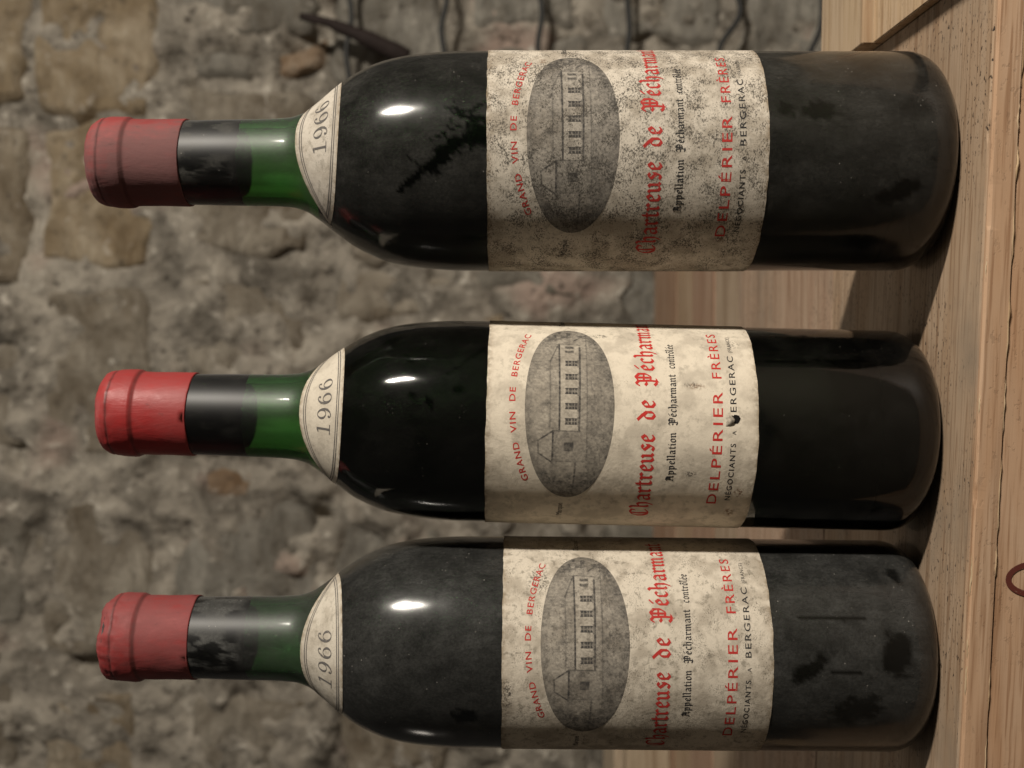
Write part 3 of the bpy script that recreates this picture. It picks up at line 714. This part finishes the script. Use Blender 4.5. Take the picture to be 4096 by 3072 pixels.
def make_bottle(cfg):
    rb = cfg['r']
    def prof(z):
        r_ = pchip(PZ, PR, np.clip(z, PZ[0], PZ[-1])); n0 = 0.0152
        r_ = np.where(r_ > n0, n0 + (r_ - n0) * (rb - n0) / (0.0375 - n0), r_)
        hr = 0.011; zz = np.clip(z, 0, hr)
        return np.where(z < hr, r_ - hr + np.sqrt(np.maximum(hr * hr - (hr - zz) ** 2, 0)), r_)
    root = empty('wine_bottle', cfg['loc'], (0, R(cfg['lean']), 0))
    tag(root, cfg['label'], 'wine bottle', 'old red wine bottles standing on the crate')
    def P3(th, z, off=0.0):
        r_ = prof(z) + off
        return np.stack([r_ * np.sin(th), -r_ * np.cos(th), z], -1)
    # --- glass
    nt = 224
    th = np.linspace(-np.pi, np.pi, nt, endpoint=False)
    zs = np.concatenate([0.011 * (1 - np.cos(np.linspace(0, np.pi / 2, 12))), DZ + np.linspace(0.0105, 0.158, 130), DZ + np.linspace(0.159, 0.222, 70), DZ + np.linspace(0.2235, 0.284, 56)])
    TH, ZZ = np.meshgrid(th, zs)
    V = P3(TH, ZZ).reshape(-1, 3); F = grid_faces(nt, len(zs), True)
    nout = len(V)
    # bottom (punt) and lip, then the inside wall
    rows = []
    for r_, z in ((rb - 0.016, 0.0006), (rb - 0.022, 0.006), (0.004, 0.011)):
        rows.append(np.stack([r_ * np.sin(th), -r_ * np.cos(th), np.full(nt, z)], -1))
    prev = 0
    for row in rows:
        b = len(V); V = np.concatenate([V, row]); F += [(b + i, b + (i + 1) % nt, prev + (i + 1) % nt, prev + i) for i in range(nt)]; prev = b
    F.append(tuple(prev + i for i in range(nt))[::-1])
    zin = DZ + np.concatenate([np.linspace(0.284, 0.2235, 10), np.linspace(0.222, 0.160, 34), np.linspace(0.155, 0.022, 10)])
    prev = nout - nt
    for z in zin:
        r_ = prof(np.array(z)) - (0.0030 if z > 0.2 else 0.0030)
        row = np.stack([r_ * np.sin(th), -r_ * np.cos(th), np.full(nt, z)], -1)
        b = len(V); V = np.concatenate([V, row]); F += [(prev + i, prev + (i + 1) % nt, b + (i + 1) % nt, b + i) for i in range(nt)]; prev = b
    F.append(tuple(prev + i for i in range(nt)))
    g = mesh_obj('glass', V, F, cfg['glass'], root)
    # dust film
    ang_, zz = np.degrees(np.arctan2(V[:, 0], -V[:, 1])), (V[:, 2] - DZ) * 1000
    sgn = cfg['seed']
    D = cfg['dust'] * (0.55 + 0.9 * fbm(ang_ / 13 + 50, zz / 9, sgn, sgn, 5))
    D = D * (1 - cfg['patchy'] * sstep(0.50, 0.66, fbm(ang_ / 22 + 90, zz / 14, sgn + 5, sgn + 8, 4)))
    up = sstep(234, 238, zz); lowneck = sstep(205, 216, zz) * (1 - up)
    D = D * (1 + (cfg['neck'] - 1) * lowneck + 1.1 * up)
    rag = sstep(0.47, 0.56, fbm(ang_ / 12 + 30, zz / 7, sgn + 1, sgn + 31, 5)); D = D * (1 - 0.92 * rag * up)
    mmdeg = rb * 1000 * math.pi / 180
    for (a0, z0, ra, rz_, rot, k) in cfg['patches']:            # angle deg, height mm, half sizes mm, rotation, strength
        dx, dz = (ang_ - a0) * np.where(zz > 215, 0.26, mmdeg), zz - z0
        cs, sn = math.cos(R(rot)), math.sin(R(rot)); e = np.hypot((dx * cs + dz * sn) / ra, (-dx * sn + dz * cs) / rz_)
        e = e + 0.55 * (fbm(ang_ / 3.0 + 9, zz / 2.2, sgn + 2, 17, 4) - 0.5) * 2
        D = D * (1 - k * (1 - sstep(0.62, 1.02, e)))
    for pts, wd, k in cfg['strokes']:
        for (a0, z0), (a1, z1) in zip(pts[:-1], pts[1:]):
            px, pz = (ang_ - a0) * mmdeg, zz - z0; dx, dz = (a1 - a0) * mmdeg, z1 - z0
            t = np.clip((px * dx + pz * dz) / (dx * dx + dz * dz), 0, 1); d = np.hypot(px - t * dx, pz - t * dz)
            d = d + wd * 0.8 * (fbm(ang_ / 2.0, zz / 1.5, sgn + 3, 23, 3) - 0.5) * 2
            D = D * (1 - k * (1 - sstep(wd * 0.6, wd, d)))
    D[nout:] = 0
    attr(g, 'dust', np.clip(D, 0, 1))
    # --- wine and cork inside
    zw = np.concatenate([np.linspace(0.0215, 0.155, 8), DZ + np.linspace(0.158, 0.2065, 30)])
    rw = prof(zw) - 0.0024; n2 = 64; t2 = np.linspace(-np.pi, np.pi, n2, endpoint=False)
    VV = np.concatenate([np.stack([r_ * np.sin(t2), -r_ * np.cos(t2), np.full(n2, z)], -1) for r_, z in zip(rw, zw)])
    FF = grid_faces(n2, len(zw), True) + [tuple(range(n2))[::-1], tuple((len(zw) - 1) * n2 + i for i in range(n2))]
    mesh_obj('wine', VV, FF, M_wine, root)
    zc = DZ + np.array([0.2345, 0.2350, 0.26, 0.2825, 0.283]); rc = prof(zc) - 0.0024; rc[0] -= 0.0008; rc[-1] -= 0.0008
    VV = np.concatenate([np.stack([r_ * np.sin(t2), -r_ * np.cos(t2), z + 0.0012 * (fbm(np.sin(t2) * 3, np.cos(t2) * 3, sgn, 5, 2) - 0.5) * (1 if z < 0.24 else 0)], -1) for r_, z in zip(rc, zc)])
    FF = grid_faces(n2, len(zc), True) + [tuple(range(n2))[::-1], tuple((len(zc) - 1) * n2 + i for i in range(n2))]
    mesh_obj('cork', VV, FF, M_cork, root)
    # --- capsule
    cp = [(0.2537, 0.01462), (0.2539, 0.01495), (0.2545, 0.01502), (0.264, 0.01486), (0.2705, 0.01486), (0.2722, 0.01492), (0.2730, 0.01522), (0.2738, 0.01558), (0.2752, 0.01568), (0.2790, 0.01560),
          (0.2806, 0.01542), (0.2811, 0.01522), (0.2818, 0.01524), (0.2832, 0.01488), (0.2848, 0.01400), (0.2858, 0.01270), (0.2863, 0.0105), (0.2864, 0.006), (0.28635, 0.0015)]
    cz = np.array([p[0] for p in cp]); crr = np.array([p[1] for p in cp])
    tt = np.concatenate([np.linspace(i, i + 1, 4, endpoint=False) for i in range(len(cp) - 1)] + [np.array([len(cp) - 1.0])])
    cz2 = np.interp(tt, range(len(cp)), cz); cr2 = np.interp(tt, range(len(cp)), crr)
    n3 = 144; t3 = np.linspace(-np.pi, np.pi, n3, endpoint=False)
    TT, CZ = np.meshgrid(t3, cz2); _, CR = np.meshgrid(t3, cr2)
    wob = cfg['crumple'] * (fbm(np.sin(TT) * 2.2 + 5, np.cos(TT) * 2.2 + 5, CZ * 160, sgn + 7, 4) - 0.5)
    top = sstep(0.276, 0.283, CZ); CR = CR + wob * (0.45 + 1.6 * top); CZ2 = CZ + wob * 0.9 * top
    CZ2 = CZ2 + DZ + np.where(CZ < 0.2545, 0.0006 * (fbm(np.sin(TT) * 2, np.cos(TT) * 2, 1, sgn, 3) - 0.5), 0)
    VV = np.stack([CR * np.sin(TT), -CR * np.cos(TT), CZ2], -1).reshape(-1, 3)
    FF = grid_faces(n3, len(cz2), True) + [tuple((len(cz2) - 1) * n3 + i for i in range(n3))]
    cap = mesh_obj('capsule', VV, FF, cfg['capsule'], root)
    gr = np.exp(-((CZ - 0.2728) / 0.0007) ** 2) * 0.8 + np.exp(-((CZ - 0.2811) / 0.0005) ** 2) * 0.9  # two darker rings along the rim grooves
    gr = gr * (0.6 + 0.7 * fbm(TT * 3, CZ * 300, 0, sgn, 3))
    attr(cap, 'dark_mask', np.clip(gr, 0, 1))
    # --- front label
    tc, ztop = R(cfg['lab']), cfg['ztop'] + DZ
    def L3(s, t, off):
        thv = tc + s / (rb * 1000); z = ztop + t / 1000 + cfg['skew'] * s / 1000
        return P3(thv, z, off)
    ns, nl = 190, 120
    S, T = np.meshgrid(np.linspace(-66, 66, ns), np.linspace(-LH, 0, nl))
    eg = np.where((T > -LH + 0.01) & (T < -0.01), 0, 1)
    T2 = T + eg * 0.55 * (fbm(S * 0.22, T * 0.1, sgn, 71, 4) - 0.5)
    loff = lambda s_, t_: 0.00018 + 0.00012 * fbm(s_ * 0.10, t_ * 0.10, sgn, 12, 3)     # the paper lies a little unevenly on the glass
    V = L3(S.ravel(), T2.ravel(), loff(S.ravel(), T.ravel()))
    lab = mesh_obj('front_label', V, grid_faces(ns, nl), cfg['paper'], root)
    attr3(lab, 'st', np.stack([S.ravel(), T.ravel(), 0 * S.ravel()], -1)); attr(lab, 'tone', np.zeros(ns * nl))
    attr(lab, 'edge', np.exp(-np.minimum(-T, T + LH) / 1.3).ravel())
    def blots(lst, s, t):
        o_ = np.zeros_like(s)
        for (a, b, ra, rb_, k) in lst:
            o_ = np.maximum(o_, k * (1 - sstep(0.5, 1.0, np.hypot((s - a) / ra, (t - b) / rb_))))
        return o_
    attr(lab, 'stain', blots(cfg['stains'], S.ravel(), T.ravel())); attr(lab, 'scuff', blots(cfg['scuffs'], S.ravel(), T.ravel()))
    ex, ey, et, ni, nj = ENG
    V = L3(ex, ey - 0.306 * LH, loff(ex, ey - 0.306 * LH) + 0.00004)
    en = mesh_obj('house_engraving', V, grid_faces(ni, nj), cfg['paper'], lab)
    attr3(en, 'st', np.stack([ex, ey - 0.306 * LH, 0 * ex], -1)); attr(en, 'tone', et * cfg['tone'])
    attr(en, 'stain', np.zeros(len(ex))); attr(en, 'scuff', np.zeros(len(ex)))
    en['label'] = 'oval halftone picture of a long country house'
    for ink, pr in WORDS:
        A = np.array(pr.v); V = L3(A[:, 0], A[:, 1], loff(A[:, 0], A[:, 1]) + 0.00005 + A[:, 2] * 0.000003)
        mesh_obj(ink + '_lettering', V, pr.f, cfg[ink], lab, smooth=False)
    # --- year label on the shoulder
    yc, tm = R(cfg['year']), R(92)
    zb = lambda q: DZ + 0.1976 + cfg['yz'] + 0.0062 * q ** 2
    zt = lambda q: DZ + 0.2140 + cfg['yz'] - 0.0112 * np.abs(q) ** 2.1
    ny_, my = 110, 22
    Q, Bv = np.meshgrid(np.linspace(-1, 1, ny_), np.linspace(0, 1, my))
    Zv = zb(Q) + (zt(Q) - zb(Q)) * Bv
    sx = np.degrees(Q * tm) * 0.40; sy = (Zv - 0.2) * 1400
    V = P3(yc + Q * tm, Zv, 0.00020).reshape(-1, 3)
    yl = mesh_obj('vintage_label', V, grid_faces(ny_, my), cfg['ypaper'], root)
    attr3(yl, 'st', np.stack([sx.ravel() + 200, sy.ravel(), 0 * sx.ravel()], -1))
    attr(yl, 'edge', np.exp(-np.minimum(Bv, 1 - Bv) * np.abs(zt(Q) - zb(Q)) / 0.0008).ravel())
    for a_ in ('tone', 'stain', 'scuff'): attr(yl, a_, np.zeros(ny_ * my))
    A = np.array(year.v); q = (A[:, 0] * 0.0050 / 0.0213) / tm
    zz_ = DZ + 0.2019 + cfg['yz'] + 0.0042 * q ** 2 + A[:, 1] * 0.0052
    mesh_obj('year_digits', P3(yc + q * tm, zz_, 0.00034) + A[:, 2:3] * 0, year.f, M_yink, yl, smooth=False)
    for dlt, wd in ((0.0015, 0.00028), (0.0022, 0.00028)):
        vs = []; n_ = 90
        for top_ in (0, 1):
            qe = 0.995 - dlt * 62
            qq = np.linspace(-qe, qe, n_)
            shrink = dlt * (1 - 0.55 * np.abs(qq / qe) ** 6)
            mid = (zb(qq) + zt(qq)) / 2
            zc_ = np.maximum(zt(qq) - dlt * 1.05, mid) if top_ else np.minimum(zb(qq) + dlt * 1.0, mid)
            a_ = P3(yc + qq * tm, zc_ + wd / 2, 0.00030); b_ = P3(yc + qq * tm, zc_ - wd / 2, 0.00030)
            vs.append(np.concatenate([a_, b_]))
        V = np.concatenate(vs); F = []
        for k in (0, 1):
            o_ = k * 2 * n_; F += [(o_ + i, o_ + i + 1, o_ + n_ + i + 1, o_ + n_ + i) for i in range(n_ - 1)]
        mesh_obj('border_line', V, F, M_yink, yl, smooth=False)
    return root, lab, L3

cfgM = dict(r=0.0357, loc=(-0.0161, 0.398, 0.0003), lean=1.05, seed=3, label='clean glossy wine bottle with bright red capsule and pale torn-spot label, between two dusty bottles',
    glass=glass_mat('green_glass_clean', (0.16, 0.66, 0.08), (0.075, 0.072, 0.064), 1, 0.07), dust=0.045, neck=0.6, patchy=0.5,
    patches=[(19, 158.6, 2.2, 1.8, 0, .95), (11, 168, 2.5, 1.4, 20, .9), (15, 174, 2, 2, 0, .9), (38, 176, 3.5, 1.0, 40, .9), (25, 28, 14, 12, 0, .7), (-9, 243, 5, 4, 0, .8), (53, 246, 4, 7, 0, .8)],
    strokes=[([(45, 150), (27, 162.5)], 0.5, .9), ([(40, 56), (42, 22)], 0.6, .8)],
    capsule=capsule_mat('red_capsule_bright', (0.37, 0.024, 0.024), (0.25, 0.052, 0.049), 0.55, 0.40, 1.0), crumple=0.0007,
    lab=11.0, ztop=0.1494, skew=0.0,
    paper=paper_mat('cream_label_clean', (0.73, 0.65, 0.525), 0.60, 0.74, 0.6, 0.34, 0.45, 1.0), ypaper=paper_mat('cream_year_clean', (0.62, 0.56, 0.46), 0.62, 0.76, 0.5, 0.22, 0.35, 2.0),
    red=ink_mat('red_ink', (0.50, 0.034, 0.027), 0.25), black=ink_mat('black_ink', (0.022, 0.022, 0.024), 0.3), tone=1.0, year=11.4, yz=0.0,
    stains=[(-29, -0.945 * LH, 2.6, 2.2, 1), (-39, -0.925 * LH, 2.8, 2.0, 1), (7.5, -0.77 * LH, 1.2, 4.0, 0.9)], scuffs=[(8, -0.76 * LH, 1.0, 3.6, 1), (-22, -0.76 * LH, 1.6, 2.4, .8), (29, -0.42 * LH, 1.4, 4, .8), (26, -0.93 * LH, 3, 3, .5)])
cfgR = dict(r=0.0373, loc=(0.0777, 0.3867, 0.0), lean=-0.3, seed=11, label='dust-filmed wine bottle with dull pink capsule and heavily speckled label, beside the pine lid',
    glass=glass_mat('green_glass_dusty', (0.20, 0.70, 0.12), (0.090, 0.088, 0.080), 2, 0.13), dust=0.24, neck=0.55, patchy=0.35,
    patches=[(14.6, 44.5, 4.0, 8.5, 0, .92), (15.5, 55, 3.2, 3.0, 0, .8), (-25.6, 19.4, 3.4, 10.0, 28, .95), (15.5, 14.8, 4.5, 5.0, 0, .5), (-55, 27, 5, 7, 0, .8), (-9, 9, 1.2, 1.2, 0, .9), (3, 153.5, 4.5, 3.5, 20, .85),
             (-8, 249, 4, 5, 0, .9), (22, 243, 3, 8, 0, .7), (4, 243, 2, 8, 0, .6), (-35, 243, 5, 9, 0, .8)],
    strokes=[([(-24.3, 177), (-17.4, 171), (-10, 165)], 1.4, .97), ([(-14, 168), (-10, 165), (-2.6, 159.5), (3, 152.8), (6.8, 149.0)], 3.0, .97), ([(-5, 164), (0, 156), (-1, 149)], 2.2, .9), ([(16.7, 163), (13.7, 155.3), (19, 150)], .6, .95), ([(11.6, 158), (10, 149.9)], 1.1, .95),
             ([(16, 159), (2, 163), (-6, 158)], .5, .9), ([(18, 152), (8, 156), (0, 167)], .5, .9), ([(20, 160), (14, 161), (9, 152)], .5, .9), ([(-20, 171), (-12, 171), (-8, 175)], .4, .8)],
    capsule=capsule_mat('pink_dusty_capsule', (0.28, 0.042, 0.040), (0.155, 0.072, 0.069), 0.95, 0.60, 5.0), crumple=0.0006,
    lab=2.6, ztop=0.1496, skew=0.0,
    paper=paper_mat('cream_label_speckled', (0.62, 0.56, 0.47), 0.455, 0.57, 0.88, 0.45, 0.75, 5.0), ypaper=paper_mat('cream_year_speckled', (0.56, 0.51, 0.435), 0.54, 0.68, 0.65, 0.45, 0.5, 6.0),
    red=ink_mat('red_ink_worn', (0.42, 0.036, 0.030), 0.75), black=ink_mat('black_ink_worn', (0.026, 0.026, 0.027), 0.6), tone=1.0, year=20.0, yz=0.0,
    stains=[(30, -0.20 * LH, 2, 1.6, .7), (-36, -0.86 * LH, 1.5, 1.5, .9)], scuffs=[(-3, -3, 4, 3.5, .9), (15, -20, 9, 6, .5), (30, -0.94 * LH, 5, 4, .6), (-35.5, -0.85 * LH, 1.6, 2, 1), (10, -4, 14, 3.0, .45)])
cfgL = dict(r=0.0370, loc=(-0.0931, 0.401, 0.0), lean=0.25, seed=23, label='grey dusty wine bottle with crumpled dark red capsule and mould-spotted label, shaded by its neighbour',
    glass=glass_mat('green_glass_grey', (0.14, 0.60, 0.16), (0.088, 0.088, 0.083), 3, 0.15), dust=0.30, neck=0.75, patchy=0.12,
    patches=[(0, 43.0, 3.4, 8.5, 38, .92), (7.4, 15, 9, 6.5, 0, .9), (-22.6, 26.8, 6.5, 11, 30, .75), (51, 11.5, 4, 2.5, 30, .8), (-29.3, 156, 3.4, 6, 0, .9), (-14, 248, 4, 6, 0, .8), (34.6, 178.6, 1.4, 3, 10, .9), (20, 50, 5, 2, 0, .4)],
    strokes=[([(25.6, 45.5), (25.6, 36)], .8, .95), ([(25.6, 35), (25.6, 24)], .8, .95), ([(-1.8, 36), (-1.8, 26.5)], .6, .9)],
    capsule=capsule_mat('dark_red_capsule', (0.31, 0.026, 0.025), (0.18, 0.050, 0.048), 0.8, 0.48, 9.0), crumple=0.0015,
    lab=11.2, ztop=0.1440, skew=0.0,
    paper=paper_mat('cream_label_mouldy', (0.63, 0.565, 0.465), 0.52, 0.64, 0.72, 0.65, 0.7, 9.0), ypaper=paper_mat('cream_year_mouldy', (0.57, 0.52, 0.435), 0.58, 0.72, 0.6, 0.4, 0.5, 10.0),
    red=ink_mat('red_ink_stained', (0.43, 0.034, 0.028), 0.5), black=ink_mat('black_ink_stained', (0.024, 0.024, 0.026), 0.45), tone=1.0, year=-5.0, yz=0.0,
    stains=[], scuffs=[(22, -12, 7, 5, .7), (-17, -1.5, 7, 3, .9), (-38, -0.98 * LH, 3, 3, .6)])
bM, labM, L3M = make_bottle(cfgM)
make_bottle(cfgR)
make_bottle(cfgL)

# torn spot on the clean label: dark hole with a lifted curl of paper
def blob(name, cs, ct, rs_, rt_, off, mat, parent, L3, seed):
    n = 18; a = np.linspace(0, 2 * np.pi, n, endpoint=False); k = 0.75 + 0.5 * fbm(np.cos(a) * 2 + seed, np.sin(a) * 2, seed, 3, 3)
    s = np.concatenate([[cs], cs + rs_ * k * np.cos(a)]); t = np.concatenate([[ct], ct + rt_ * k * np.sin(a)])
    return mesh_obj(name, L3(s, t, off), [(0, 1 + i, 1 + (i + 1) % n) for i in range(n)], mat, parent, smooth=False)
blob('torn_hole', -3.1, -0.915 * LH, 1.3, 1.4, 0.00042, M_tear, labM, L3M, 4)
nn_ = 10; vs = []
for i in range(nn_):
    t = i / (nn_ - 1)
    for j in range(6):
        q = j / 5
        vs.append(L3M(np.array(-5.4 + 3.4 * t), np.array(-0.878 * LH - 2.9 * q * (0.5 + 0.5 * math.sin(t * 3.0))), 0.00045 + 0.0011 * math.sin(q * 2.6) * math.sin(t * 2.8)))
fo = mesh_obj('torn_flap', np.array(vs), grid_faces(6, nn_), labM.data.materials[0], labM)
attr3(fo, 'st', np.array([[300 + v[0] * 1000, v[2] * 1000, 0] for v in vs])); attr(fo, 'tone', np.tile([0.1, 0.3, 0.15, 0.5, 0.2, 0.6], nn_)); attr(fo, 'stain', np.zeros(len(vs))); attr(fo, 'scuff', np.full(len(vs), 0.4))
